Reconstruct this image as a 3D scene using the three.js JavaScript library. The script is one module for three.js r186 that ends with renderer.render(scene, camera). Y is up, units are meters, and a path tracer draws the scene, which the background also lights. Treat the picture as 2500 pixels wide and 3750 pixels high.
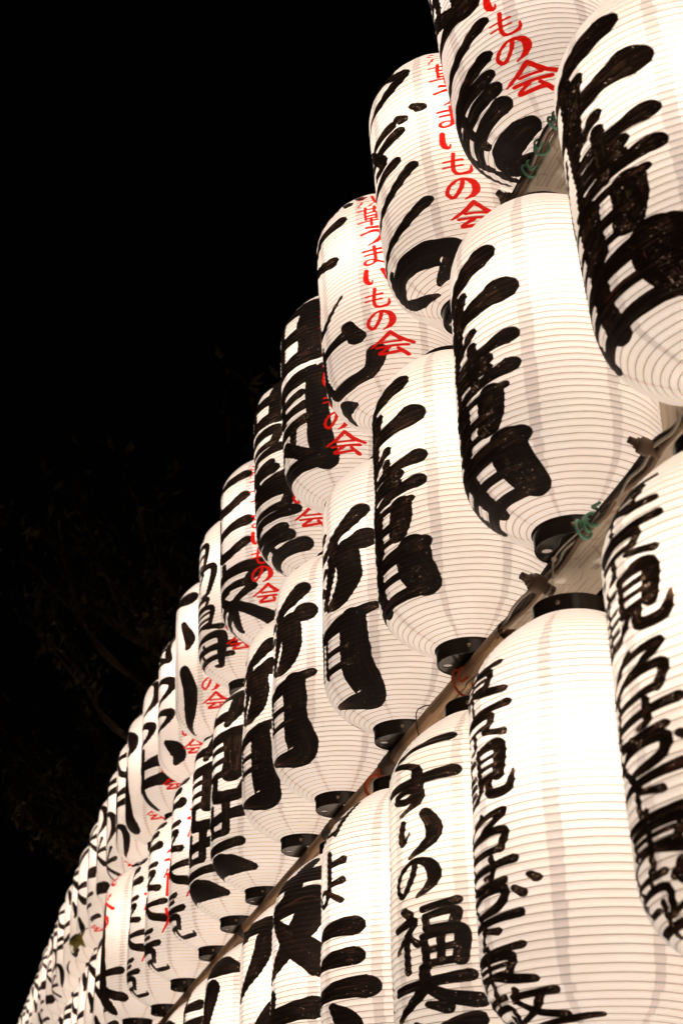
import * as THREE from 'three';
import { mergeGeometries, mergeVertices } from 'three/addons/utils/BufferGeometryUtils.js';
import { RoundedBoxGeometry } from 'three/addons/geometries/RoundedBoxGeometry.js';
import { ImprovedNoise } from 'three/addons/math/ImprovedNoise.js';

// ---------------------------------------------------------------- camera, sky, moon, exposure
// The lantern wall stands in the plane x = 0 and runs away along -z; the street is on its -x side. MID = height of the middle row.
const MID = 3.5;
const scene = new THREE.Scene();
const camera = new THREE.PerspectiveCamera(37.17, 682 / 1024, 0.05, 400);
{
  const yaw = 0.25306, pitch = 0.48739, roll = -0.00855;
  const fw = new THREE.Vector3(Math.sin(yaw) * Math.cos(pitch), Math.sin(pitch), -Math.cos(yaw) * Math.cos(pitch));
  const r = fw.clone().cross(new THREE.Vector3(0, 1, 0)).normalize(), u = r.clone().cross(fw);
  const c = Math.cos(roll), s = Math.sin(roll);
  const rr = r.clone().multiplyScalar(c).addScaledVector(u, s), uu = u.clone().multiplyScalar(c).addScaledVector(r, -s);
  camera.focus = 4.2; camera.userData.fStop = 5.6;
  camera.position.set(-1.15425, MID - 1.9004, 2.01383);
  camera.quaternion.setFromRotationMatrix(new THREE.Matrix4().makeBasis(rr, uu, fw.clone().negate()));
}
const renderer = new THREE.WebGLRenderer({ antialias: true });
renderer.toneMapping = THREE.LinearToneMapping;
renderer.toneMappingExposure = 1;
renderer.shadowMap.enabled = true;

const skyData = new Float32Array(32 * 16 * 4);
for (let y = 0; y < 16; y++) for (let x = 0; x < 32; x++) {
  const h = Math.max(0, 1 - Math.abs(y - 8) / 8), i = (y * 32 + x) * 4;
  skyData[i] = 0.00022 + 0.0003 * h; skyData[i + 1] = 0.00020 + 0.0002 * h; skyData[i + 2] = 0.00024 + 0.0001 * h; skyData[i + 3] = 1;
}
const sky = new THREE.DataTexture(skyData, 32, 16, THREE.RGBAFormat, THREE.FloatType);
sky.mapping = THREE.EquirectangularReflectionMapping; sky.magFilter = THREE.LinearFilter; sky.needsUpdate = true;
scene.background = sky; scene.environment = sky;
const moon = new THREE.DirectionalLight(0xffeedd, 0.004);
moon.position.set(-20, 40, 10); moon.castShadow = true;
moon.shadow.camera.left = moon.shadow.camera.bottom = -25; moon.shadow.camera.right = moon.shadow.camera.top = 25; moon.shadow.camera.far = 120;
scene.add(moon, moon.target);
const GLOW = 0.79, LAMP = 0.175;      // glow of the lit paper, candela of the bulb in each lantern

// ---------------------------------------------------------------- helpers
let seed = 1;
const reseed = (n) => { seed = n >>> 0; };
const rnd = () => { seed = (seed + 0x6d2b79f5) | 0; let t = Math.imul(seed ^ (seed >>> 15), 1 | seed); t = (t + Math.imul(t ^ (t >>> 7), 61 | t)) ^ t; return ((t ^ (t >>> 14)) >>> 0) / 4294967296; };
const rr = (a, b) => a + (b - a) * rnd();
const noise = new ImprovedNoise();
const used = {};
const numbered = (name) => { const n = used[name] = (used[name] ?? -1) + 1; return n ? `${name}_${String(n).padStart(3, '0')}` : name; };
const V = (x, y, z) => new THREE.Vector3(x, y, z);
function mesh(name, geometry, material, parent) {
  const m = new THREE.Mesh(geometry, material);
  m.name = parent === scene ? numbered(name) : name;
  m.castShadow = m.receiveShadow = true; parent.add(m);
  return m;
}
function tag(o, label, category, group) { o.userData.label = label; if (category) o.userData.category = category; if (group) o.userData.group = group; return o; }
function thing(name, label, category, x = 0, y = 0, z = 0, group) {
  const g = new THREE.Group(); g.name = numbered(name); g.position.set(x, y, z); scene.add(g);
  return tag(g, label, category, group);
}
const plain = (g) => { const n = g.index ? g.toNonIndexed() : g; for (const k of Object.keys(n.attributes)) if (!['position', 'normal', 'uv'].includes(k)) n.deleteAttribute(k); return n; };
const join = (list) => mergeGeometries(list.map(plain));
const tube = (pts, r, n = 24, radial = 7) => new THREE.TubeGeometry(new THREE.CatmullRomCurve3(pts), n, r, radial, false);
const std = (o) => new THREE.MeshStandardMaterial(o);
const rgb = (r, g, b) => new THREE.Color().setRGB(r, g, b);
function canvasTexture(w, h, draw, srgb = true) {
  const c = document.createElement('canvas'); c.width = w; c.height = h;
  draw(c.getContext('2d'), w, h);
  const t = new THREE.CanvasTexture(c); if (srgb) t.colorSpace = THREE.SRGBColorSpace;
  t.wrapS = t.wrapT = THREE.RepeatWrapping; t.anisotropy = 8;
  return t;
}

// ---------------------------------------------------------------- brush writing
// Every character is a list of strokes on a 100 x 100 square; a stroke is "x,y,width" points separated by blanks.
const INK = {
  thousand: ['84,8,20 62,17,17 16,36,8', '4,69,11 50,66,15 80,62,16 96,58,23', '50,24,12 52,70,19 48,112,11', '62,40,12 54,66,14'],
  dwell: ['30,2,10 20,25,13 3,45,6', '20,30,11 20,97,12', '68,0,13 48,24,10', '46,18,11 46,96,12', '45,46,10 80,40,12 97,36,19', '46,62,10 80,58,14', '46,76,9 80,73,10', '40,98,10 80,88,12 97,82,18', '68,22,12 68,92,12'],
  hundred: ['12,12,18 12,96,18', '48,12,34 48,96,34', '84,10,30 83,50,32 80,82,28', '2,8,10 96,3,11', '6,60,14 86,52,14', '20,96,10 80,90,10'],
  block: ['11,20,24 11,90,24', '45,10,24 45,94,24', '84,12,32 86,50,33 92,84,32', '6,22,20 60,18,20 92,8,20', '6,57,9 90,55,10', '6,92,13 92,92,15'],
  field: ['12,14,14 14,95,14', '8,14,13 86,8,26 90,50,26 92,88,30', '48,14,17 48,94,17', '14,54,18 86,52,18', '14,94,16 88,92,20'],
  fresh: ['26,2,8 26,14,8', '8,18,9 48,14,9', '18,22,8 22,34,8', '38,22,8 34,36,8', '4,40,9 52,36,9', '28,40,10 28,98,10', '6,58,9 50,54,9', '26,60,8 6,82,6', '30,62,8 48,78,8', '90,6,16 76,18,14 58,30,8', '64,26,11 61,60,11 52,94,8', '60,46,10 80,40,13 93,37,21', '78,42,19 79,78,21 70,94,17 58,99,7'],
  gate: ['4,6,12 6,96,13', '4,8,10 34,6,11 34,46,10', '8,26,7 32,25,7', '8,46,8 32,45,8', '49,8,5 49,54,5', '45,12,11 70,6,14 96,-1,8', '79,6,20 80,50,22 86,78,24 80,92,20 38,84,3', '48,33,6 76,32,6', '48,51,7 76,49,7'],
  four: ['8,22,14 10,99,12', '6,18,17 60,14,19 94,8,20', '88,14,22 87,56,23 76,92,12', '48,22,18 44,74,14', '10,78,14 84,72,17'],
  look: ['14,6,13 14,66,13', '10,8,12 60,4,14 96,-2,12', '84,6,25 84,60,26', '40,14,12 40,62,10', '14,24,8 76,22,8', '14,42,8 76,40,8', '14,62,10 78,60,10', '36,66,12 26,84,10 2,98,5', '58,64,12 57,88,15 74,95,15 94,92,14 101,62,3'],
  age: ['4,36,12 50,34,13 98,26,16', '24,10,12 26,88,12 90,86,13', '50,6,12 50,62,12', '74,4,13 74,62,13', '50,62,11 74,62,11'],
  wedge: ['2,70,16 44,44,30 70,44,36 98,62,14'],
  dash: ['4,60,18 50,48,28 92,50,34'],
  anti: ['10,10,9 88,6,12', '24,10,10 20,60,10 4,96,5', '30,38,9 82,34,12 60,70,10 30,96,6', '34,46,9 60,76,12 96,92,14'],
  big: ['6,36,10 94,30,13', '50,4,12 46,50,12 6,96,6', '52,40,10 70,74,14 98,92,16'],
  three: ['20,14,9 80,8,13', '24,46,9 74,42,12', '4,88,10 96,82,15'],
  elder: ['24,8,10 26,50,9', '24,8,9 76,6,12 74,48,10', '26,46,9 76,44,9', '42,52,10 30,80,9 8,96,5', '62,50,10 62,86,11 94,88,10 98,72,3'],
  east: ['10,16,8 92,12,10', '24,30,8 26,66,8', '24,30,8 78,28,11 76,64,10', '26,46,6 74,45,6', '24,63,7 76,62,7', '50,2,9 50,98,9', '46,66,8 8,94,4', '54,66,8 78,78,12 99,84,10'],
  capital: ['50,0,9 50,14,9', '6,20,8 97,12,11', '26,30,8 28,56,8', '26,30,8 76,28,10 74,54,9', '28,54,7 74,53,7', '50,56,9 50,92,9 40,96,5', '28,66,8 10,86,7', '68,66,8 92,80,10'],
  view: ['4,20,7 50,16,7', '16,6,7 16,30,7', '36,4,7 36,30,7', '14,34,7 14,96,8', '14,46,6 50,44,6', '14,62,6 50,60,6', '14,78,6 50,76,6', '14,94,7 52,92,7', '32,36,7 32,94,7', '58,6,9 58,62,9', '56,8,8 86,4,15 85,60,14', '60,24,6 84,22,6', '60,40,6 84,39,6', '58,58,8 86,56,8', '66,62,9 56,84,8 42,98,4', '74,62,10 74,88,11 94,90,12 101,60,3'],
  name: ['60,2,8 40,26,8 10,44,5', '44,16,8 92,8,10 60,46,9 10,70,5', '34,56,9 34,98,9', '34,56,8 90,50,11 86,92,11', '34,94,9 88,90,10'],
  se: ['6,44,9 96,32,13', '70,8,10 70,60,10 60,66,8', '32,14,10 34,84,11 84,86,11'],
  ya: ['4,50,9 46,26,9 84,24,12 78,60,12 44,72,8', '52,4,8 62,20,9', '22,20,9 54,99,10', '112,6,9 118,16,12', '96,30,9 104,44,12'],
  under: ['4,14,9 97,4,14', '50,12,11 48,98,11', '54,38,8 74,54,11'],
  respect: ['4,20,7 52,14,8', '16,4,7 16,30,7', '38,2,7 36,30,7', '20,36,7 6,60,5', '18,44,7 50,42,8 46,92,8 38,94,5', '16,58,6 16,80,6 34,80,6', '66,2,9 58,30,7', '60,20,8 98,14,11', '86,22,9 74,66,9 44,98,4', '62,34,8 78,70,10 101,86,11'],
  sweep: ['0,66,8 40,62,9 90,40,10 112,30,8', '30,2,8 20,90,8', '60,70,9 80,96,11'],
  ku: ['98,14,16 70,22,12 30,40,9 10,62,9 40,78,9 60,98,10'],
  su: ['2,28,10 50,24,11 98,18,16', '56,2,13 56,50,12 40,68,9 22,54,8 40,42,8 58,52,10 56,76,10 30,99,4'],
  ri: ['22,12,12 17,44,13 22,62,10 40,40,3', '76,2,18 92,38,22 84,72,18 40,101,7'],
  no: ['56,14,10 48,46,10 24,84,10 6,64,9 16,32,9 50,8,9 84,20,15 94,50,18 84,78,14 58,97,5'],
  luck: ['24,2,10 34,12,11', '6,28,8 42,24,9 6,66,5', '26,44,9 26,98,9', '32,46,7 44,60,8', '54,8,8 97,0,10', '58,20,8 58,40,8', '58,20,7 94,16,9 92,37,9', '58,39,7 92,37,7', '54,50,9 56,98,9', '54,51,8 98,46,13 97,93,13', '56,72,7 94,70,8', '56,94,9 96,92,9', '75,50,8 75,94,8'],
  thick: ['6,38,10 92,28,13', '48,4,12 44,50,12 6,98,6', '52,44,9 74,68,13 100,78,16', '52,78,8 70,88,13'],
  son: ['24,2,8 34,10,8', '10,16,8 12,90,8 50,80,5', '10,16,8 46,14,9 44,50,9', '12,34,6 44,33,6', '12,52,7 46,50,7', '36,56,7 54,80,8', '64,12,10 66,98,10', '62,14,12 98,4,16 80,34,10 99,54,13 72,66,8'],
  sun: ['22,6,12 24,96,11', '22,8,11 80,2,16 78,94,13', '24,48,10 76,46,10', '24,92,11 76,90,11'],
  yo: ['54,2,11 54,66,11 34,92,9 10,80,8 34,66,8 90,92,10', '54,26,10 94,20,14', '54,60,9 92,56,13'],
  skill: ['2,26,12 46,20,13', '26,2,13 26,86,13 12,94,7', '2,66,10 48,52,8', '50,26,16 100,16,22', '76,0,18 72,44,18', '54,48,16 94,42,22 74,74,20 46,99,7', '56,56,10 76,74,20 102,94,26'],
  wood: ['4,26,14 98,16,20', '50,2,16 50,98,16', '46,34,12 6,80,6', '54,34,12 100,74,20'],
  fold: ['96,8,18 50,14,18 30,34,14 8,98,5', '36,26,12 60,22,12', '88,26,14 80,60,16 50,100,4'],
  drop: ['36,10,12 60,40,34 66,66,30 50,86,12'],
  food: ['96,4,16 60,22,14 10,40,6', '60,28,12 30,60,12 4,96,5', '30,42,10 94,28,16', '34,60,10 96,48,15', '36,80,10 98,68,16', '34,48,10 34,90,10', '62,40,10 62,84,10'],
  hook: ['92,10,24 72,20,30 40,44,30 30,70,24 56,92,14 74,101,5', '24,0,12 14,40,14 4,80,6'],
  loop: ['38,0,10 26,30,14 22,52,15 34,78,15 60,101,5', '26,46,10 50,20,20 82,24,28 92,48,28 70,84,6'],
  u: ['30,4,9 72,8,14', '10,36,9 60,26,12 88,44,16 70,76,13 34,98,5'],
  gi: ['10,22,10 80,12,14', '8,44,10 88,34,15', '36,2,10 66,64,14 46,66,8', '20,66,10 34,92,12 80,88,15', '88,2,8 94,12,12', '104,-6,8 110,4,12'],
  long: ['96,4,16 70,34,15 40,60,12 10,98,5'],
  zo: ['20,8,9 78,4,12 20,44,8 92,38,13', '60,42,10 36,70,11 80,94,12', '92,0,8 98,10,10', '106,-8,8 112,2,10'],
  shi: ['30,4,12 30,70,13 50,94,12 94,60,4'],
  mu: ['6,26,10 74,16,13', '36,2,12 36,70,13 16,74,9 22,54,8 40,70,9 46,94,12 86,90,14 96,62,18', '74,4,12 82,30,16'],
  garden: ['6,6,13 8,96,13', '4,6,12 84,3,16 97,-1,8', '90,4,15 90,50,16 93,94,19', '18,24,9 74,20,9', '48,12,9 48,40,9', '14,38,9 78,34,9', '20,54,14 78,48,10', '28,54,12 30,70,10', '64,52,9 62,68,9', '48,64,12 20,90,9', '50,66,12 80,88,12', '8,92,12 94,92,15'],
  shop: ['14,8,10 86,4,14 84,26,11', '16,28,10 86,26,10', '14,8,12 12,56,12 2,98,6', '24,42,9 92,38,13', '52,44,9 34,60,8 80,58,11', '30,74,9 84,70,13', '56,60,10 56,94,11', '18,96,11 98,88,20'],
  seven: ['4,50,12 96,28,18', '44,2,14 46,74,15 70,88,16 96,72,14'],
  home: ['50,0,10 50,12,10', '10,16,10 12,34,8', '10,18,9 90,12,15 82,30,10', '24,38,9 80,34,11', '56,40,9 20,60,6', '40,46,9 60,70,12 48,98,10', '54,58,9 14,80,6', '56,72,9 10,98,6', '84,44,10 60,62,8', '60,60,9 98,92,20'],
  easy: ['24,2,7 26,38,7', '24,3,7 70,2,9 68,36,8', '26,20,6 68,19,6', '26,37,6 68,36,6', '30,42,7 8,70,5', '24,54,7 84,46,10 78,92,9 62,96,5', '46,54,7 22,84,5', '62,54,7 36,94,5'],
  member: ['28,2,8 30,22,8', '28,2,8 72,0,9 70,20,8', '30,20,7 72,20,7', '20,30,8 22,76,8', '20,30,8 80,28,10 78,74,9', '22,44,6 78,43,6', '22,59,6 78,58,6', '20,74,8 80,73,8', '38,78,8 6,98,5', '62,76,9 98,90,12'],
  mother: ['30,6,9 14,72,9', '14,72,9 96,66,12', '28,8,9 84,2,16 76,90,12 62,96,6', '4,42,9 99,36,14', '54,22,8 56,34,8', '48,54,8 50,66,8'],
  i: ['16,12,12 14,60,14 28,84,9 36,66,3', '74,16,12 92,50,18 88,66,10'],
  tsu: ['4,40,10 50,20,12 90,36,20 80,70,15 30,97,5'],
  ox: ['30,6,11 10,36,7', '18,30,10 90,24,18', '4,60,11 99,54,20', '52,2,12 52,99,12'],
  bar: ['40,2,14 46,40,18 60,90,24'],
  rice: ['20,10,9 34,36,10', '82,6,12 66,34,8', '4,46,10 97,40,13', '50,2,11 50,98,11', '46,50,9 8,92,5', '54,50,9 96,88,13'],
  light: ['50,0,10 50,40,10', '16,12,9 32,34,10', '86,6,12 68,34,8', '4,46,10 98,38,13', '38,48,10 32,74,9 6,98,5', '62,46,10 62,86,12 94,90,12 100,66,4'],
  // small red column
  shallow: ['10,6,7 22,16,8', '4,32,7 18,40,8', '4,92,4 22,60,8', '36,22,7 88,18,8', '34,42,7 94,36,8', '30,62,7 86,56,8', '56,2,8 70,70,8 94,94,8 98,78,3', '90,60,7 44,98,5', '74,2,6 84,12,7'],
  grass: ['4,16,8 96,10,9', '32,2,8 30,28,8', '66,0,8 64,28,8', '28,36,7 30,66,7', '28,36,7 72,34,8 70,64,8', '30,50,6 70,49,6', '28,64,7 72,63,7', '2,78,8 98,74,10', '50,64,8 50,100,8'],
  ma: ['12,20,8 86,16,9', '18,42,8 82,38,9', '52,0,9 52,76,9 24,92,8 14,76,7 40,68,7 90,94,8'],
  mo: ['40,2,9 34,70,9 50,92,9 84,84,9 88,58,4', '8,34,8 64,30,8', '6,58,8 62,54,8'],
  meet: ['50,0,9 30,32,9 2,58,5', '50,2,9 74,34,11 101,48,9', '30,46,7 72,43,8', '16,64,8 88,60,9', '46,66,8 22,90,8 76,84,8', '66,72,8 88,98,11'],
  fire: ['26,26,8 34,44,9', '76,22,9 64,42,7', '50,2,9 46,56,9 8,98,5', '52,52,8 92,96,10'],
  bamboo: ['26,2,8 8,30,6', '20,20,8 46,16,8', '30,20,8 30,96,9', '70,0,8 54,28,6', '64,18,8 96,14,9', '78,18,9 78,90,9 66,96,5'],
};
function strokePath(spec, box, s0) {
  const [bx, by, bw, bh] = box, k = (bw + bh) / 200;
  const p = spec.split(' ').map((t) => t.split(',').map(Number)).map(([x, y, w]) => [bx + x / 100 * bw + rr(-.7, .7) * k, by + y / 100 * bh + rr(-.7, .7) * k, w * k * s0 * rr(.95, 1.06)]);
  const out = [], n = p.length;
  for (let i = 0; i < n - 1; i++) {
    const a = p[Math.max(0, i - 1)], b = p[i], c = p[i + 1], d = p[Math.min(n - 1, i + 2)];
    const steps = Math.max(6, Math.ceil(Math.hypot(c[0] - b[0], c[1] - b[1]) / 4));
    for (let j = 0; j < steps + (i === n - 2 ? 1 : 0); j++) {
      const t = j / steps, t2 = t * t, t3 = t2 * t, q = [0, 1, 2].map((m) => .5 * (2 * b[m] + (c[m] - a[m]) * t + (2 * a[m] - 5 * b[m] + 4 * c[m] - d[m]) * t2 + (3 * b[m] - a[m] - 3 * c[m] + d[m]) * t3));
      out.push([q[0], q[1], Math.max(1, n === 2 ? b[2] + (c[2] - b[2]) * t - Math.sin(t * Math.PI) * .12 * b[2] : q[2])]);
    }
  }
  return out;
}
function drawStroke(ctx, spec, box, color, s0, dry) {
  const p = strokePath(spec, box, s0), L = [], R = [], n = p.length, ph = rr(0, 99);
  const nrm = [];
  for (let i = 0; i < n; i++) {
    const a = p[Math.max(0, i - 1)], b = p[Math.min(n - 1, i + 1)], dx = b[0] - a[0], dy = b[1] - a[1], l = Math.hypot(dx, dy) || 1;
    const nx = -dy / l, ny = dx / l; nrm.push([nx, ny]);
    const wl = p[i][2] / 2 * (1 + .1 * noise.noise(i * .13, ph, 1)), wr = p[i][2] / 2 * (1 + .1 * noise.noise(i * .13, ph, 7));
    L.push([p[i][0] + nx * wl, p[i][1] + ny * wl]); R.push([p[i][0] - nx * wr, p[i][1] - ny * wr]);
  }
  ctx.fillStyle = color;
  ctx.beginPath(); L.forEach((q, i) => i ? ctx.lineTo(...q) : ctx.moveTo(...q)); R.reverse().forEach((q) => ctx.lineTo(...q)); ctx.closePath(); ctx.fill();
  for (const [i, f] of [[0, .98], [n - 1, 1]]) { ctx.beginPath(); ctx.ellipse(p[i][0], p[i][1], p[i][2] / 2 * f, p[i][2] / 2 * f * .92, .6, 0, 7); ctx.fill(); }
  if (!dry) return;
  // dry-brush streaks: paper shows through along the bristles, most of all where the brush was set down and lifted
  ctx.save(); ctx.globalCompositeOperation = 'source-atop';
  const streaks = Math.round(4 + p[0][2] * .65);
  for (let k = 0; k < streaks; k++) {
    const off = rr(-.42, .42), from = rnd() < .55 ? (rnd() < .7 ? Math.floor(n * rr(.75, .98)) : Math.floor(n * rr(0, .1))) : Math.floor(rnd() * n), len = Math.floor(n * rr(.04, .28)) + 3;
    ctx.strokeStyle = `rgba(${rr(86, 130) | 0},${rr(58, 92) | 0},${rr(40, 66) | 0},${rr(.12, .5)})`;
    ctx.lineWidth = rr(.5, 2.0);
    ctx.beginPath();
    for (let i = from; i < Math.min(n, from + len); i++) { const q = [p[i][0] + nrm[i][0] * off * p[i][2], p[i][1] + nrm[i][1] * off * p[i][2]]; i === from ? ctx.moveTo(...q) : ctx.lineTo(...q); }
    ctx.stroke();
  }
  for (let k = 0; k < streaks * 2; k++) {
    const i = rnd() < .6 ? n - 1 - Math.floor(rnd() * n * .15) : Math.floor(rnd() * n), a = rr(0, 6.3), d = p[i][2] * .46 * Math.sqrt(rnd());
    ctx.fillStyle = rnd() < .25 ? `rgba(235,215,195,${rr(.2, .7)})` : `rgba(120,88,62,${rr(.1, .45)})`;
    ctx.beginPath(); ctx.ellipse(p[i][0] + Math.cos(a) * d, p[i][1] + Math.sin(a) * d, rr(.4, 1.4), rr(.6, 2.6), rr(0, 3), 0, 7); ctx.fill();
  }
  ctx.restore();
}
function write(ctx, W, H, list, color, s0, dry) {           // list of [character, u0, v0, u1, v1, weight] on the unrolled paper
  for (const [g, u0, v0, u1, v1, k = 1] of list) for (const s of INK[g]) drawStroke(ctx, s, [u0 * W, v0 * H, (u1 - u0) * W, (v1 - v0) * H], color, s0 * k, dry);
}

// ---------------------------------------------------------------- lantern paper (unrolled: u = 0.5 faces the street, v = 0 is the upper end)
const RIBS = 62;
function paperTexture(W, H, black, red, sd, thick) {
  return canvasTexture(W, H, (x) => {
    reseed(sd);
    x.fillStyle = 'rgb(253,245,238)'; x.fillRect(0, 0, W, H);
    for (let i = 0; i < 260; i++) { const s = rr(20, 90) * W / 1024; x.fillStyle = rnd() < .5 ? 'rgba(255,250,243,.10)' : 'rgba(232,212,198,.07)'; x.beginPath(); x.ellipse(rnd() * W, rnd() * H, s, s * rr(.3, 1), rr(0, 3), 0, 7); x.fill(); }
    x.lineWidth = W / 1024;
    for (let i = 0; i < 900; i++) { x.strokeStyle = `rgba(196,172,156,${rr(.03, .14)})`; const px = rnd() * W, py = rnd() * H, a = rr(0, 6.3), l = rr(4, 22) * W / 1024; x.beginPath(); x.moveTo(px, py); x.quadraticCurveTo(px + Math.cos(a) * l, py + Math.sin(a) * l, px + Math.cos(a + .6) * l * 1.6, py + Math.sin(a + .6) * l * 1.6); x.stroke(); }
    // overlapping edges of the eight paper gores
    for (let g = 0; g < 8; g++) for (let r = 0; r < RIBS; r++) {
      const c = ((g * .125 + .022) % 1) * W, y0 = r / RIBS * H, w = W * .0225 * (.45 + .55 * Math.sin(Math.PI * (r + .5) / RIBS)) , a = rr(-1.5, 1.5) * W / 1024;
      x.fillStyle = `rgba(184,174,172,${rr(.38, .5)})`; x.fillRect(c - w / 2 + a, y0, w + rr(-2, 2) * W / 1024, H / RIBS + .6);
    }
    // wire ribs seen through the paper
    for (let r = 0; r <= RIBS; r++) {
      const y0 = r / RIBS * H;
      x.strokeStyle = 'rgba(160,146,138,.24)'; x.lineWidth = H / 1024 * 4.2; x.beginPath(); x.moveTo(0, y0); x.lineTo(W, y0); x.stroke();
      x.strokeStyle = 'rgba(120,113,110,.68)'; x.lineWidth = H / 1024 * 1.8; x.beginPath(); x.moveTo(0, y0); x.lineTo(W, y0); x.stroke();
    }
    const c = document.createElement('canvas'); c.width = W; c.height = H; const k = c.getContext('2d');
    write(k, W, H, black, 'rgb(15,9,6)', thick, true);
    for (let r = 0; r <= RIBS; r++) { k.save(); k.globalCompositeOperation = 'source-atop'; k.strokeStyle = `rgba(84,58,42,${rr(.12, .4)})`; k.lineWidth = 1.2 * H / 1024; k.beginPath(); k.moveTo(0, r / RIBS * H + 2); k.lineTo(W, r / RIBS * H + 2); k.stroke(); k.restore(); }
    x.drawImage(c, 0, 0);
    if (red.length) {
      const d = document.createElement('canvas'); d.width = W; d.height = H; const q = d.getContext('2d');
      write(q, W, H, red, 'rgb(208,14,4)', 1.3, false);
      x.globalAlpha = .95; x.drawImage(d, 0, 0); x.globalAlpha = 1;
    }
  });
}
const column = (chars, u0, u1, v0, v1) => chars.map((c, i) => [c, u0, v0 + (v1 - v0) * (i + .03) / chars.length, u1, v0 + (v1 - v0) * (i + .97) / chars.length]);
const redColumn = [...column(['shallow', 'grass', 'u', 'ma', 'i', 'mo', 'no'], .652, .716, .16, .752), ['meet', .655, .757, .752, .842]];
const redShort = [['thousand', .615, .28, .68, .40], ['bamboo', .615, .41, .68, .55], ['fire', .615, .57, .685, .73]];
const T = {
big: [['fold', .36, .05, .55, .18], ['thousand', .36, .272, .618, .51, 1.08], ['dwell', .37, .482, .625, .64, .98], ['hundred', .385, .653, .612, .76, .95], ['block', .37, .775, .64, .92, .92]],
  gate: [['fresh', .355, .30, .65, .595], ['gate', .355, .635, .662, .932]],
  shops: [['four', .36, .12, .665, .295], ['look', .36, .325, .665, .6], ['age', .36, .605, .675, .805], ['wedge', .36, .805, .68, .935]],
fires: [['dash', .42, .12, .585, .19], ['thousand', .37, .2, .59, .33], ['anti', .37, .36, .6, .51], ['big', .37, .53, .64, .67], ['three', .37, .70, .61, .79], ['elder', .37, .80, .63, .925]],
  sights: [['east', .415, .185, .584, .275], ['capital', .415, .282, .593, .364], ['view', .41, .366, .592, .475], ['name', .415, .497, .585, .582], ['se', .415, .582, .594, .645], ['ya', .415, .632, .588, .712], ['under', .415, .7, .594, .75], ['east', .425, .75, .604, .836], ['respect', .43, .836, .63, .908], ['sweep', .45, .885, .665, .945]],
};
const TOP = [null,
  [['garden', .36, .2, .64, .55], ['long', .38, .6, .65, .72], ['food', .36, .7, .64, .93], ['hook', .36, .925, .7, 1.0]],
  [['u', .36, .17, .645, .32], ['gi', .37, .385, .62, .56], ['long', .38, .58, .62, .72], ['long', .38, .715, .64, .85], ['loop', .36, .85, .695, .995]],
  [['zo', .36, .14, .62, .4], ['shi', .4, .42, .6, .62], ['mu', .36, .655, .675, .87], ['wedge', .4, .87, .54, .955]],
  [['field', .36, .16, .655, .43], ['garden', .355, .48, .67, .87]],
  [['field', .36, .12, .65, .34], ['shop', .36, .37, .645, .64], ['shop', .36, .65, .68, .94]],
  [['seven', .36, .14, .645, .38], ['seven', .36, .38, .655, .6], ['home', .36, .62, .71, .93]],
  [['bar', .4, .12, .6, .22], ['easy', .38, .26, .64, .54], ['member', .4, .55, .64, .73], ['mother', .4, .75, .68, .9]],
  [['dash', .4, .15, .62, .29], ['i', .42, .31, .62, .59], ['ri', .42, .6, .62, .94]],
  [['garden', .38, .12, .6, .29], ['tsu', .38, .35, .63, .53], ['tsu', .38, .54, .62, .68], ['drop', .5, .73, .7, .9]],
  [['no', .38, .12, .64, .36], ['tsu', .38, .38, .62, .56], ['ox', .37, .57, .68, .94]],
  [['long', .4, .1, .6, .22], ['drop', .42, .22, .64, .42], ['bar', .4, .47, .66, .91]],
];
const SHIFT = { B0: -.06, B2: -.075, B4: -.065, B5: -.075, B7: -.02, C0: -.055, C2: .002, A1: .02, A2: -.03, A3: -.03 };   // each lantern was lettered by hand, a little higher or lower
const moved = (list, d, e = 0) => list.map(([g, a, v0, b, v1, k]) => [g, a + e, v0 + d, b + e, v1 + d, k]);
const MIXED = ['rice', 'tsu', 'wood', 'dash', 'big', 'i', 'three', 'ox', 'seven', 'drop', 'no', 'shi', 'long'];

// ---------------------------------------------------------------- lantern shapes
const R = .2203, RC = .0795, YB = -.464, YT = .364, SB = -.25, ST = .175;
function radiusAt(y) {
  if (y > SB && y < ST) return R * (1 - .015 * ((y + .046) / .2) ** 2);
  const b = R * .984, t = Math.min(Math.max(y <= SB ? (SB - y) / (SB - YB) : (y - ST) / (YT - ST), 0), 1);
  return b - (b - RC) * t ** (y <= SB ? 4 : 2.3);
}
const ARC = (() => { const n = 2000, t = [[0, YT]]; let s = 0, py = YT, pr = radiusAt(YT); for (let i = 1; i <= n; i++) { const y = YT - (YT - YB) * i / n, r = radiusAt(y); s += Math.hypot(y - py, r - pr); t.push([s, y]); py = y; pr = r; } return t; })();
const LEN = ARC[ARC.length - 1][0];
function yAt(v) { const s = v * LEN; let lo = 0, hi = ARC.length - 1; while (hi - lo > 1) { const m = (lo + hi) >> 1; ARC[m][0] <= s ? lo = m : hi = m; } return ARC[lo][1] + (ARC[hi][1] - ARC[lo][1]) * (s - ARC[lo][0]) / (ARC[hi][0] - ARC[lo][0] || 1); }
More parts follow.
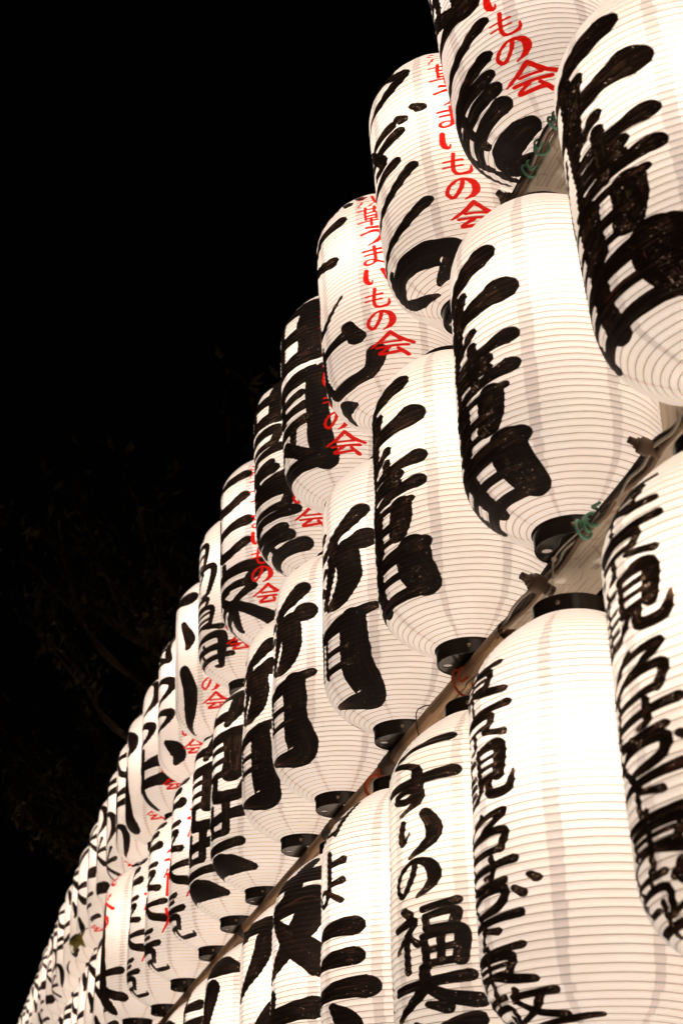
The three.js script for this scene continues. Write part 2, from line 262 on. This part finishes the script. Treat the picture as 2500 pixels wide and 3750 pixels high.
function paperGeometry(seg, perRib, bulge, wobble) {
  const inner = Math.round(RIBS * perRib), rows = inner + 2, pos = [], uv = [], idx = [];
  for (let q = -1; q <= inner + 1; q++) {               // the first and last hoop of paper are glued inside the end rings
    const v = Math.min(1, Math.max(0, q / inner)), y = q < 0 ? YT + .012 : q > inner ? YB - .032 : yAt(v), ph = (v * RIBS) % 1, w = bulge * (Math.sin(Math.PI * ph) - .5);
    for (let i = 0; i <= seg; i++) {
      const u = i / seg, a = (u - .5) * 2 * Math.PI;
      const n = wobble * (noise.noise(Math.cos(a) * 1.6 + 5, y * 5, Math.sin(a) * 1.6) + .4 * noise.noise(Math.cos(a) * 5, y * 16, Math.sin(a) * 5 + 3));
      const r = radiusAt(y) + w + n * Math.min(1, Math.max(0, Math.min(YT - y, y - YB)) / .06);
      pos.push(-r * Math.cos(a) * (q < 0 || q > inner ? .985 : 1), y, r * Math.sin(a) * (q < 0 || q > inner ? .985 : 1)); uv.push(u, 1 - v);
    }
  }
  for (let j = 0; j < rows; j++) for (let i = 0; i < seg; i++) { const a = j * (seg + 1) + i, b = a + seg + 1; idx.push(a, b, a + 1, b, b + 1, a + 1); }
  const g = new THREE.BufferGeometry();
  g.setAttribute('position', new THREE.Float32BufferAttribute(pos, 3)); g.setAttribute('uv', new THREE.Float32BufferAttribute(uv, 2)); g.setIndex(idx); g.computeVertexNormals();
  const nm = g.attributes.normal;                          // one smooth seam where the sheet closes
  for (let j = 0; j <= rows; j++) { const a = j * (seg + 1), b = a + seg; const v = V(nm.getX(a) + nm.getX(b), nm.getY(a) + nm.getY(b), nm.getZ(a) + nm.getZ(b)).normalize(); nm.setXYZ(a, v.x, v.y, v.z); nm.setXYZ(b, v.x, v.y, v.z); }
  return g;
}
const paperNear = [0, 1, 2].map((i) => { reseed(i + 5); return paperGeometry(72, 4, .0026, .0034); });
const paperMid = paperGeometry(48, 2, .0022, .003), paperFar = paperGeometry(32, .6, 0, .001);
function capGeometry(seg) {
  const prof = [[.0802, 0.041], [.0832, .041], [.0842, .0385], [.0832, .036], [.0805, .0352], [.0805, .004], [.0795, .0012], [.0775, 0], [.0755, .0012]].map(([r, y]) => new THREE.Vector2(r, y)).reverse();
  const s = new THREE.Shape(); s.absarc(0, 0, .077, 0, Math.PI * 2);
  for (let k = 0; k < 3; k++) { const a = k * 2.094 + .62, h = new THREE.Path(); h.absarc(Math.cos(a) * .054, Math.sin(a) * .054, .0112, 0, Math.PI * 2, true); s.holes.push(h); }
  const disc = new THREE.ExtrudeGeometry(s, { depth: .003, bevelEnabled: false, curveSegments: seg }); disc.rotateX(-Math.PI / 2); disc.translate(0, .002, 0);
  return join([new THREE.LatheGeometry(prof, seg), disc]);
}
const capNear = capGeometry(48), capFar = capGeometry(20);
const rivetGeometry = (() => { const g = new THREE.SphereGeometry(.0052, 10, 8); g.scale(1, 1, .55); return g; })();
const bulbGeometry = (() => { const pts = [[0, -.045], [.016, -.043], [.028, -.03], [.031, -.012], [.026, .006], [.016, .022], [.0135, .05], [0, .05]].map(([r, y]) => new THREE.Vector2(r, y)); return new THREE.LatheGeometry(pts, 16); })();
const bailGeometry = join([tube([V(-.07, 0, 0), V(-.06, .022, 0), V(-.02, .032, 0), V(.02, .032, 0), V(.06, .022, 0), V(.07, 0, 0)], .0022, 24, 6), tube([V(0, .03, 0), V(.006, .042, .002), V(0, .05, 0), V(-.006, .042, -.002), V(0, .03, 0)], .0018, 20, 6)]);

const speckle = canvasTexture(256, 256, (x) => { reseed(77); x.fillStyle = '#8a8a8a'; x.fillRect(0, 0, 256, 256); for (let i = 0; i < 1400; i++) { const g = rr(90, 190) | 0; x.fillStyle = `rgba(${g},${g},${g},.22)`; x.beginPath(); x.ellipse(rnd() * 256, rnd() * 256, rr(1, 10), rr(.6, 3), rr(0, 3), 0, 7); x.fill(); } }, false);
const M = {
  lacquer: std({ name: 'black lacquered plastic', color: rgb(.034, .025, .019), roughness: .42, roughnessMap: speckle }),
  rivet: std({ name: 'dull brass', color: rgb(.42, .32, .2), metalness: .9, roughness: .45 }),
  wire: std({ name: 'iron wire', color: rgb(.09, .07, .055), metalness: .6, roughness: .6 }),
  bulb: std({ name: 'lit bulb', color: rgb(.9, .85, .75), emissive: rgb(1, .86, .68), emissiveIntensity: 6, roughness: .4 }),
};
function paperMaterial(W, H, black, red, sd, thick = 1.16) {
  const map = paperTexture(W, H, black, red, sd, thick); map.wrapT = THREE.ClampToEdgeWrapping;
  return new THREE.MeshPhysicalMaterial({ name: 'lit lantern paper', map, emissiveMap: map, emissive: rgb(1, .9, .835), emissiveIntensity: GLOW * rr(.92, 1.06), color: rgb(.96, .94, .915), transmission: .5, thickness: 0, roughness: 1, side: THREE.DoubleSide });
}

// ---------------------------------------------------------------- the lanterns
const ORD = ['zeroth', 'first', 'second', 'third', 'fourth', 'fifth', 'sixth', 'seventh', 'eighth', 'ninth', 'tenth', 'eleventh', 'twelfth', 'thirteenth', 'fourteenth', 'fifteenth', 'sixteenth', 'seventeenth', 'eighteenth', 'nineteenth', 'twentieth'];
const STEP = .6, ROW = { A: 1.0219, B: 0, C: -1.0219 };
const DZ = { A: [0, -.018, .03, -.05, .006, .069, -.013, -.012, -.023, -.071, -.12, -.13], B: [.075, .005, -.044, -.003, -.063, .036, -.059, .062, .09, -.06, -.12], C: [.068, -.019, .014, -.006, -.024, .02] };
const DY = { A2: -.05, A3: -.012, A4: -.02, A5: -.02, A6: -.015, A7: .03, A8: -.02, A9: -.02, A10: -.01, B0: -.04 };
const DX = { A: [0, .012], B: [0, 0, 0, 0, 0, 0, 0, 0, 0, 0, 0, -.1], C: [] };
function makeLantern(near, material, power, sunk) {
  const g = new THREE.Group(); g.name = 'paper_lantern';
  mesh('paper_shade', near === 2 ? paperNear[0] : near ? paperMid : paperFar, material, g);
  const bottom = mesh('bottom_cap', near ? capNear : capFar, M.lacquer, g); bottom.position.y = -.502;
  const ring = mesh('top_ring', near ? capNear : capFar, M.lacquer, g); ring.position.y = sunk ? .38 : .4; ring.rotation.x = Math.PI;
  if (near) for (let k = 0; k < 3; k++) {
    const a = k * 2.094 - .35;
    const b = mesh('rivet', rivetGeometry, M.rivet, bottom); b.position.set(Math.sin(a) * .0805, .019, Math.cos(a) * .0805); b.rotation.y = a;
    const t = mesh('rivet', rivetGeometry, M.rivet, ring); t.position.set(Math.sin(a) * .0805, .019, Math.cos(a) * .0805); t.rotation.y = a;
  }
  if (near) { const b = mesh('wire_bail', bailGeometry, M.wire, g); b.position.y = .372; }
  const bulb = mesh('bulb', bulbGeometry, M.bulb, g); bulb.position.set(-.033, .07, .075);
  const lamp = new THREE.PointLight(rgb(1, rr(.87, .91), rr(.77, .84)), LAMP * power); lamp.name = 'bulb_light'; lamp.shadow.radius = 1.5; lamp.castShadow = true; lamp.position.set(-.033, .06, .075); g.add(lamp);
  return g;
}
const proto = [];
const WORDS = { A: 'top row', B: 'middle row above the bamboo pole', C: 'bottom row below the bamboo pole' };
const LOOK = {
  A1: 'cut off by the top edge of the photo, red column beside heavy black writing', A2: 'black writing ending in a big loop', A3: 'whole red column showing beside black brush script', A4: 'tall boxed black character at its foot',
  A5: 'black characters of many crossbars', A6: 'thick hooked black strokes', A7: 'thin small black characters, red mark at its foot', A8: 'two long black drops down its side', A9: 'single black drop near its foot', A10: 'black character with a thick crossbar', A11: 'heavy slanting black bar',
  B0: 'biggest lantern, cut off by the right edge', B1: 'four black windows at its foot, whole bottom cap showing', B2: 'same black script as its bigger right neighbour', B3: 'first of three with the black gate character', B4: 'middle one of three with the black gate character', B5: 'last of three with the black gate character',
  B6: 'black box and thick wedge at its foot', B7: 'black box and wedge, half hidden', C0: 'cut off by the lower right corner', C1: 'small black column left of broad blank paper', C2: 'rounded black script, loop and square characters', C3: 'three thick black dashes', C4: 'very heavy crossed black strokes', C5: 'curved black sickle stroke',
};
function addLantern(row, k) {
  const key = row + k, near = k <= 5 ? 2 : k <= 11 ? 1 : 0;
  let black, red = [], W = 1024, H = 1024, sd = row.charCodeAt(0) * 100 + k;
  if (row === 'A' && k <= 11) { black = TOP[k]; red = redColumn; }
  else if (row === 'B' && k <= 10) { black = k <= 2 ? T.big : k <= 5 ? T.gate : k <= 7 ? T.shops : T.fires; if (k >= 8) red = redShort; }
  else if (row === 'C' && k <= 6) black = [T.sights, T.sights,
    [['ku', .5, .145, .65, .235], ['su', .495, .238, .66, .336], ['ri', .53, .342, .627, .438], ['no', .525, .442, .624, .534], ['luck', .515, .552, .66, .69], ['thick', .505, .684, .682, .79], ['son', .53, .8, .68, .92], ...column(['light', 'i', 'sun', 'mo', 'name', 'mu', 'rice', 'no'], .405, .475, .33, .86)],
    [['sun', .46, .08, .567, .205], ['yo', .47, .25, .58, .4], ['dash', .46, .42, .614, .5], ['dash', .46, .5, .614, .575], ['dash', .46, .575, .642, .66], ['drop', .48, .64, .64, .78]],
    [['skill', .35, .08, .67, .46], ['wood', .36, .5, .66, .85]], [['fold', .36, .15, .645, .42], ['long', .4, .45, .66, .78]], [['wedge', .38, .12, .66, .24], ['long', .36, .24, .56, .8]]][k];
  if (key === 'B11') { black = [['bar', .42, .3, .6, .96], ['big', .36, .62, .66, .86]]; red = [['shallow', .42, .06, .58, .2], ['fire', .42, .22, .6, .34], ['no', .45, .36, .56, .44]]; }
  if (black && SHIFT[key]) { black = moved(black, key === 'A2' ? -.03 : row === 'A' ? 0 : SHIFT[key], key === 'A1' ? -.05 : key === 'C2' ? -.015 : 0); red = moved(red, SHIFT[key], { A1: -.05, A2: .02, A3: -.008 }[key] ?? 0); }
  reseed(sd * 7 + 3);
  let material;
  if (black) material = paperMaterial(W, H, black, red, sd, row === 'C' && k < 2 ? 1.2 : row === 'C' && k === 2 ? 1.5 : row === 'C' && k === 4 ? 1.0 : row === 'C' || (row === 'B' && k > 7) ? 1.3 : 1.16);
  else {
    const slot = (k * 5 + row.charCodeAt(0)) % 7;
    if (!proto[slot]) {
      const pick = [0, 1, 2].map((i) => MIXED[(slot * 5 + i * 3) % MIXED.length]);
      proto[slot] = paperMaterial(512, 512, column(pick, .39, .61, .16, .92), slot % 3 ? redColumn : [], 900 + slot);
    }
    material = proto[slot];
  }
  reseed(sd * 13 + 1);
  const g = makeLantern(near, material, ({ B3: .84, B4: .86, B5: .9, C0: 1.12, C1: 1.2, C2: .98, C3: 1.2, B1: 1.08, A4: .9, A5: .9 })[key] ?? rr(.86, 1.2), row !== 'C');
  if (near === 2) g.children[0].geometry = paperNear[Math.floor(rnd() * 3)];
  g.name = numbered('paper_lantern');
  g.position.set((DX[row][k] ?? 0) + rr(-.008, .008), MID + ROW[row] + (DY[key] ?? 0) + rr(-.004, .004), -k * STEP + (DZ[row][k] ?? rr(-.05, .05)));
  g.rotation.set(rr(-.012, .012), rr(-.05, .05), rr(-.012, .012));
  if (key === 'A1') g.rotation.z = .13;
  if (key === 'B0') g.rotation.z = .06;
  if (key === 'A2') g.rotation.z = .035;
  if (row === 'A' && k > 1) g.rotation.z += k < 7 ? .045 : .03;
  const far = k > (row === 'A' ? 14 : row === 'B' ? 12 : 9);
  const n = row === 'A' ? k : k + 1;
  const label = far ? `tiny far white lantern at the lower left end of the ${row === 'A' ? 'top' : row === 'B' ? 'middle' : 'bottom'} row` : LOOK[key] ? `white paper lantern, ${ORD[n]} from right in ${WORDS[row].replace(/ (above|below).*/, '')}, ${LOOK[key]}` : `white paper lantern, ${ORD[n]} from the right in the ${WORDS[row]}`;
  tag(g, label.split(' ').slice(0, 16).join(' '), 'lantern', far ? `far lanterns at the end of row ${row}` : 'lit white paper lanterns hung in rows');
  scene.add(g);
}
for (let k = 1; k <= 29; k++) addLantern('A', k);
for (let k = 0; k <= 20; k++) addLantern('B', k);
for (let k = 0; k <= 9; k++) addLantern('C', k);

// ---------------------------------------------------------------- ground
{
  const asphalt = canvasTexture(512, 512, (x) => { reseed(9); x.fillStyle = 'rgb(62,60,58)'; x.fillRect(0, 0, 512, 512); for (let i = 0; i < 16000; i++) { const g = rr(30, 100) | 0; x.fillStyle = `rgba(${g},${g},${g},.5)`; x.fillRect(rnd() * 512, rnd() * 512, rr(1, 3), rr(1, 3)); } });
  asphalt.repeat.set(200, 200);
  const g = new THREE.PlaneGeometry(400, 400); g.rotateX(-Math.PI / 2);
  const m = mesh('ground', g, std({ name: 'asphalt', map: asphalt, roughness: .95 }), scene); m.userData.kind = 'structure'; m.userData.label = 'dark asphalt ground at the foot of the lantern wall';
}

// ---------------------------------------------------------------- timber, pole, cables
function woodTexture(base, dark, sd, stains) {            // grain runs along v
  return canvasTexture(512, 1024, (x, W, H) => {
    reseed(sd); x.fillStyle = base; x.fillRect(0, 0, W, H);
    for (let i = 0; i < 700; i++) { const px = rnd() * W, y0 = rnd() * H, l = rr(80, 700); x.strokeStyle = rnd() < .6 ? dark.replace('A', rr(.04, .2).toFixed(2)) : `rgba(255,240,220,${rr(.03, .12)})`; x.lineWidth = rr(.6, 4); x.beginPath(); x.moveTo(px, y0); x.bezierCurveTo(px + rr(-6, 6), y0 + l * .3, px + rr(-6, 6), y0 + l * .6, px + rr(-5, 5), y0 + l); x.stroke(); }
    for (let i = 0; i < 6; i++) { x.strokeStyle = `rgba(40,24,14,${rr(.5, .9)})`; x.lineWidth = rr(1, 3); const px = rnd() * W, y0 = rnd() * H; x.beginPath(); x.moveTo(px, y0); for (let t = 1; t < 9; t++) x.lineTo(px + rr(-4, 4), y0 + t * 50); x.stroke(); }
    for (let i = 0; i < stains; i++) { x.strokeStyle = `rgba(150,86,36,${rr(.1, .32)})`; x.lineWidth = rr(4, 22); const px = rnd() * W, y0 = rnd() * H; x.beginPath(); x.moveTo(px, y0); x.bezierCurveTo(px + rr(-40, 40), y0 + rr(-60, 60), px + rr(-60, 60), y0 + rr(-60, 120), px + rr(-90, 90), y0 + rr(-60, 160)); x.stroke(); }
    for (let i = 0; i < 5; i++) { const px = rnd() * W, py = rnd() * H; for (let q = 5; q > 0; q--) { x.fillStyle = `rgba(90,52,26,${.12})`; x.beginPath(); x.ellipse(px, py, q * 3, q * 8, 0, 0, 7); x.fill(); } }
  });
}
const timberMap = woodTexture('rgb(236,222,204)', 'rgba(110,80,52,A)', 21, 26), poleMap = woodTexture('rgb(214,174,132)', 'rgba(56,34,18,A)', 22, 14), postMap = woodTexture('rgb(216,202,184)', 'rgba(120,92,64,A)', 23, 30);
const timberM = std({ name: 'weathered timber', map: timberMap, bumpMap: timberMap, bumpScale: .004, roughness: .8 });
const poleM = std({ name: 'brown pole wood', map: poleMap, bumpMap: poleMap, bumpScale: .004, roughness: .62 });
const postM = std({ name: 'pale post timber', map: postMap, bumpMap: postMap, bumpScale: .003, roughness: .8 });
function beamGeometry(w, h, l) {                           // along z, uv in metres, worn edges
  const g = new RoundedBoxGeometry(w, h, l, 3, .006), p = g.attributes.position, n = g.attributes.normal, uv = g.attributes.uv;
  for (let i = 0; i < p.count; i++) {
    const side = Math.abs(n.getX(i)) > .6 ? p.getY(i) + 2 : p.getX(i);
    uv.setXY(i, side / .25 + .4, p.getZ(i) / .5);
  }
  return g;
}
for (const [x, y, z0, z1, w, h, label] of [
  [.07, .512, .7, -.98, .13, .024, 'short pale cracked board across the wall above the second middle lantern'],
  [.15, .5, -1.0, -16, .1, .05, 'long timber beam behind the caps of the top lantern row'],
  [.066, -.507, .7, -.975, .13, .024, 'pale cracked board beside the whole bottom cap, its end held by a clamp'],
  [.09, -.52, -.985, -16, .1, .03, 'long pale board behind the bamboo pole'],
  [.062, -1.57, .7, -16, .05, .1, 'timber beam under the bottom row of lanterns'],
  [.13, 1.36, .7, -16, .05, .1, 'timber beam that carries the top row of lanterns']]) {
  const t = thing('timber_beam', label, 'beam', x, MID + y, (z0 + z1) / 2);
  mesh('beam_body', beamGeometry(w, h, z0 - z1), timberM, t);
}
for (const [z, i] of [[-.34, 0], [-3.3, 1], [-6.9, 2], [-10.5, 3], [-14.1, 4]]) {
  const t = thing('timber_post', i ? `upright timber post far behind the lanterns, post ${ORD[i]} down the wall` : 'pale upright timber post with rust stains, right of the biggest lanterns', 'post', .21, 0, z);
  const g = beamGeometry(.13, .13, 4.86); g.rotateX(-Math.PI / 2); g.translate(0, 2.43, 0);
  mesh('post_body', g, postM, t);
}
function poleGeometry(z0, z1, r, sd) {
  reseed(sd); const seg = 220, radial = 18, pos = [], uv = [], idx = [];
  for (let j = 0; j <= seg; j++) {
    const z = z0 + (z1 - z0) * j / seg, bow = .006 * noise.noise(z * .7, 3, 1), node = Math.exp(-(((((z * 1.9) % 1) + 1) % 1 - .5) ** 2) / .0012);
    for (let i = 0; i <= radial; i++) {
      const a = i / radial * Math.PI * 2, q = r * (1 + .05 * noise.noise(Math.cos(a) * 2, Math.sin(a) * 2, z * 6) + .05 * node);
      pos.push(bow + Math.cos(a) * q, bow * .6 + Math.sin(a) * q, z); uv.push(i / radial * .3, z / .5);
    }
  }
  for (let j = 0; j < seg; j++) for (let i = 0; i < radial; i++) { const a = j * (radial + 1) + i, b = a + radial + 1; idx.push(a, a + 1, b, b, a + 1, b + 1); }
  const g = new THREE.BufferGeometry(); g.setAttribute('position', new THREE.Float32BufferAttribute(pos, 3)); g.setAttribute('uv', new THREE.Float32BufferAttribute(uv, 2)); g.setIndex(idx); g.computeVertexNormals(); return g;
}
{
  const t = thing('bamboo_pole', 'long brown bamboo pole between the middle and bottom lantern rows', 'pole', .006, MID - .519, 0);
  mesh('pole_body', poleGeometry(-.98, -14, .0235, 31), poleM, t);
}
const tapeM = std({ name: 'brown wrapping', color: rgb(.12, .08, .055), roughness: .75, bumpMap: speckle, bumpScale: .003 });
for (const [z, l, where] of [[-1.93, .12, 'brown cloth wrapping round the bamboo pole by the first gate lantern cap'], [-2.62, .1, 'brown cloth wrapping round the bamboo pole above the sun character'], [-4.05, .09, 'dark wrapping round the far part of the bamboo pole']]) {
  const t = thing('pole_wrapping', where, 'wrapping', .006, MID - .519, z); reseed(Math.round(-z * 50));
  const g = new THREE.CylinderGeometry(.0275, .0262, l, 20, 8, true); g.rotateX(Math.PI / 2);
  const p = g.attributes.position; for (let i = 0; i < p.count; i++) { const s = 1 + .09 * noise.noise(p.getX(i) * 90, p.getY(i) * 90, p.getZ(i) * 60); p.setX(i, p.getX(i) * s); p.setY(i, p.getY(i) * s); } g.computeVertexNormals();
  mesh('cloth_band', g, tapeM, t);
}
// stub ends of the clamps that hold the beams
const clampM = std({ name: 'rusty clamp', color: rgb(.2, .13, .085), roughness: .6, metalness: .2, bumpMap: speckle, bumpScale: .002 });
function clamp(x, y, z, label, s = 1, turn = 0) {
  const t = thing('beam_clamp', label, 'clamp', x, MID + y, z); t.rotation.set(.3, turn, 1.2); t.scale.setScalar(s * .72);
  const pts = [[0, .05], [.011, .05], [.013, .047], [.013, .036], [.019, .035], [.02, .03], [.019, .025], [.027, .023], [.029, .012], [.029, -.012], [.026, -.018], [.018, -.02], [.017, -.05], [0, -.05]].map(([a, b]) => new THREE.Vector2(a, b)).reverse();
  mesh('clamp_body', new THREE.LatheGeometry(pts, 14), clampM, t);
  const nut = mesh('nut', new THREE.CylinderGeometry(.012, .012, .012, 6), M.wire, t); nut.position.y = .054;
}
clamp(-.03, -.54, -.69, 'stubby brown clamp end beside the bottom cap of the second middle lantern');
clamp(-.025, .488, -.70, 'dark brown clamp end under the first top lantern', .95, .3);
clamp(-.025, -.51, -.155, 'small brown clamp end above the lower right corner lantern', .8, -.2);
// cables along the beams
const cableM = std({ name: 'dark cable rubber', color: rgb(.08, .055, .042), roughness: .55 }), cable2M = std({ name: 'brown cable', color: rgb(.3, .2, .13), roughness: .6 }), whiteM = std({ name: 'pale cord', color: rgb(.62, .54, .44), roughness: .7 });
function cable(name, x, y, z0, z1, r, m, label, sd, sag = .008, n = 26) {
  reseed(sd); const pts = []; for (let i = 0; i <= n; i++) pts.push(V(x + rr(-sag, sag), MID + y + rr(-sag, sag), z0 + (z1 - z0) * i / n));
  return tag(mesh(name, tube(pts, r, n * 6, 7), m, scene), label, 'cable');
}
cable('power_cable', -.012, .52, .5, -1.2, .007, cableM, 'thick dark cable along the upper beam by the first top lantern cap', 41, .004);
cable('power_cable', -.004, .506, .5, -1.2, .0055, cable2M, 'brown cable beside the thick dark one on the upper beam', 42, .005);
cable('power_cable', -.012, .508, .5, -1.2, .004, whiteM, 'thin pale cord twisted with the cables on the upper beam', 43, .009);
cable('power_cable', -.006, -.506, .6, -1.0, .0065, cableM, 'thick dark cable along the lower beam beside the biggest bottom cap', 44, .005);
cable('power_cable', -.002, -.52, .6, -1.0, .0055, cable2M, 'brown cable along the lower beam near the wooden clamp end', 45, .006);
cable('power_cable', -.01, -.516, .6, -1.0, .0035, whiteM, 'thin pale cord twisted along the lower beam', 46, .01);
cable('power_cable', .03, -.545, -1.0, -10, .0045, cable2M, 'brown cable hung under the bamboo pole', 47, .012, 60);
cable('power_cable', .024, -.54, -1.0, -10, .003, whiteM, 'thin pale cord wound under the bamboo pole', 48, .016, 80);
// ties
const greenM = std({ name: 'green plastic wire', color: rgb(.22, .55, .36), roughness: .5 }), redM = std({ name: 'orange red plastic tie', color: rgb(.75, .12, .03), roughness: .5 });
function tie(x, y, z, r, m, label, tilt, turns = 1.6, wr = .0034) {
  const pts = []; const n = 26; for (let i = 0; i <= n; i++) { const a = i / n * turns * Math.PI * 2; pts.push(V(Math.cos(a) * r, Math.sin(a) * r * 1.15, (i / n - .5) * .03)); }
  pts.push(V(r * 1.3, r * .9, .03));
  const o = mesh('cable_tie', tube(pts, wr, 90, 7), m, scene); o.position.set(x, MID + y, z); o.rotation.set(0, tilt, .3); return tag(o, label, 'cable tie');
}
tie(-.01, .508, -.6, .017, greenM, 'green wire tie nearest the dark clamp on the upper board', .3);
tie(-.01, .508, -.52, .017, greenM, 'middle green wire tie on the upper board cables', -.35);
tie(-.01, .508, -.43, .017, greenM, 'green wire tie highest up on the upper board cables', .25);
tie(-.012, -.514, -.475, .018, greenM, 'green wire loop beside the whole bottom cap of the second middle lantern', .5);
tie(-.012, -.514, -.43, .015, greenM, 'small green knot just above the green wire loop', -.4, 1.2);
tie(-.012, -.545, -1.245, .03, redM, 'red plastic tie round the near end of the bamboo pole', .5, 1.5, .0036);
tie(-.03, -.575, -1.98, .03, redM, 'orange plastic tie under the bamboo pole by the second gate lantern', -.8, .8, .005);
// thin cords
function cord(pts, r, m, label) { return tag(mesh('thin_cord', tube(pts.map(([x, y, z]) => V(x, MID + y, z)), r, 48, 5), m, scene), label, 'cord'); }
{
  const o = cord([[.02, -.492, -.43], [-.02, -.515, -.5], [-.042, -.54, -.57], [-.035, -.575, -.6], [-.01, -.56, -.72]], .0022, whiteM, 'pale looped cord with a bead hanging before the biggest bottom cap');
  const b = mesh('bead', new THREE.SphereGeometry(.006, 12, 8), whiteM, o); b.position.set(-.042, MID - .54, -.57);
}
cord([[.02, -.49, -1.55], [0, -.48, -1.58], [-.02, -.49, -1.6], [-.01, -.56, -1.62], [.02, -.545, -1.7]], .0018, M.wire, 'fine wire loop knotted over the bamboo pole by the third middle cap');
cord([[.005, -.49, -2.9], [-.03, -.44, -2.95], [-.02, -.38, -3.0], [.01, -.49, -3.04]], .0015, M.wire, 'fine wire springing up from the bamboo pole');
cord([[-.01, 1.52, -.78], [-.12, 1.47, -.86], [-.22, 1.42, -.9]], .0018, M.wire, 'thin wire end sticking out left of the first top lantern');

// ---------------------------------------------------------------- dark trees behind the wall
const barkM = std({ name: 'bark', color: rgb(.13, .08, .05), roughness: .95 });
const leafM = new THREE.MeshPhysicalMaterial({ name: 'night leaves', color: rgb(.15, .125, .03), roughness: .9, transmission: .3, thickness: 0, side: THREE.DoubleSide });
const leafGeometry = (() => { const g = new THREE.BufferGeometry(); g.setAttribute('position', new THREE.Float32BufferAttribute([0, 0, 0, .022, .045, .006, 0, .12, -.006, -.022, .045, .006, 0, .05, -.004], 3)); g.setIndex([0, 1, 4, 1, 2, 4, 2, 3, 4, 3, 0, 4]); g.computeVertexNormals(); return g; })();
function tree(x, z, h, sd, limbs, label, leaves) {
  const t = thing('tree', label, 'tree', x, 0, z); reseed(sd);
  const wood = [], tips = [];
  const limb = (p, d, l, r, depth) => {
    const pts = [p.clone()]; let q = p.clone(), dir = d.clone();
    for (let i = 0; i < 6; i++) { const w = depth ? 1 : .2; dir.add(V(rr(-.22, .22) * w, rr(-.14, .2), rr(-.22, .22) * w)).normalize(); q = q.clone().addScaledVector(dir, l / 6); pts.push(q); if (depth >= 1) tips.push(q.clone()); }
    const c = new THREE.CatmullRomCurve3(pts), g = new THREE.TubeGeometry(c, 14, r, 7, false), a = g.attributes.position;
    for (let i = 0; i <= 14; i++) { const m = c.getPointAt(i / 14), s = 1 - .86 * i / 14; for (let j = 0; j <= 7; j++) { const k = i * 8 + j; a.setXYZ(k, m.x + (a.getX(k) - m.x) * s, m.y + (a.getY(k) - m.y) * s, m.z + (a.getZ(k) - m.z) * s); } }
    wood.push(g);
    if (depth < 3) for (let i = 0; i < (depth ? 4 : 0); i++) limb(pts[2 + (i % 4)], dir.clone().add(V(rr(-.9, .9), rr(-.3, .7), rr(-.9, .9))).normalize(), l * rr(.4, .62), r * .42, depth + 1);
  };
  limb(V(0, 0, 0), V(0, 1, 0), h * .8, h * .016, 0);
  for (const [y, dx, dy, dz, l] of limbs) limb(V(0, y, 0), V(dx, dy, dz).normalize(), l, h * .009, 1);
  mesh('trunk', join(wood), barkM, t);
  const crown = new THREE.InstancedMesh(leafGeometry, leafM, leaves); crown.name = 'crown'; crown.userData.kind = 'stuff'; crown.castShadow = crown.receiveShadow = true;
  const m = new THREE.Matrix4(), q = new THREE.Quaternion(), e = new THREE.Euler(), c = new THREE.Color();
  for (let i = 0; i < leaves; i++) {
    const p = tips[Math.floor(rnd() * tips.length)], s = rr(.7, 1.5), o = V(rr(-1, 1), rr(-1, 1), rr(-1, 1)).multiplyScalar(.2 * Math.sqrt(rnd()));
    e.set(rr(1.2, 3.6), rr(0, 6.3), rr(-.7, .7)); q.setFromEuler(e);
    crown.setMatrixAt(i, m.compose(p.clone().add(o), q, V(s, s, s)));
    const w = rr(.6, 1.2); crown.setColorAt(i, c.setRGB(w, w * rr(.85, 1), w * rr(.6, 1)));
  }
  t.add(crown);
}
tree(2.1, -11.4, 9, 61, [[5.2, -1, .2, .1, 2.6], [5.6, -.9, .5, .6, 2.8], [6.2, -.8, .7, -.4, 2.8], [6.6, -.4, .9, .3, 2.4], [4.9, .5, .5, .6, 2.2], [6, .6, .6, -.5, 2.4]], 'dark leafless-looking tree behind the wall, its branches reaching left over the top row', 2600);
tree(2.4, -15.2, 10, 62, [[5, -1, .35, .4, 2.8], [5.8, -.9, .6, -.2, 3], [6.6, -.6, .9, .4, 2.8], [5.4, .6, .6, .5, 2.4], [6.2, .2, .8, -.7, 2.6]], 'darker leafy tree farther down the wall, barely lit', 3200);
tree(1.9, -7.6, 9, 63, [[5.4, -.7, .7, -.6, 2.4], [6, -.5, .9, .2, 2.2], [5.6, .6, .6, .4, 2.2]], 'faint tree behind the middle of the wall above the top row', 1500);

{
  const t = thing('leaf_sprig', 'yellow-green leaf sprig sticking out among the far small lanterns, lower left', 'leaf sprig', -.24, MID + .6, -9.5); reseed(91);
  mesh('stem', tube([V(.2, .12, 0), V(.08, .06, .01), V(0, 0, 0)], .004, 16, 5), barkM, t);
  const green = new THREE.MeshPhysicalMaterial({ name: 'olive leaf', color: rgb(.34, .3, .05), roughness: .8, transmission: .4, thickness: 0, side: THREE.DoubleSide });
  for (let k = 0; k < 5; k++) { const l = mesh('leaf', leafGeometry, green, t); l.position.set(rr(0, .08), rr(-.01, .06), rr(-.02, .02)); l.rotation.set(rr(2.4, 3.6), rr(-.8, .8), rr(-.9, .9)); l.scale.setScalar(rr(1, 1.35)); }
}

renderer.render(scene, camera);
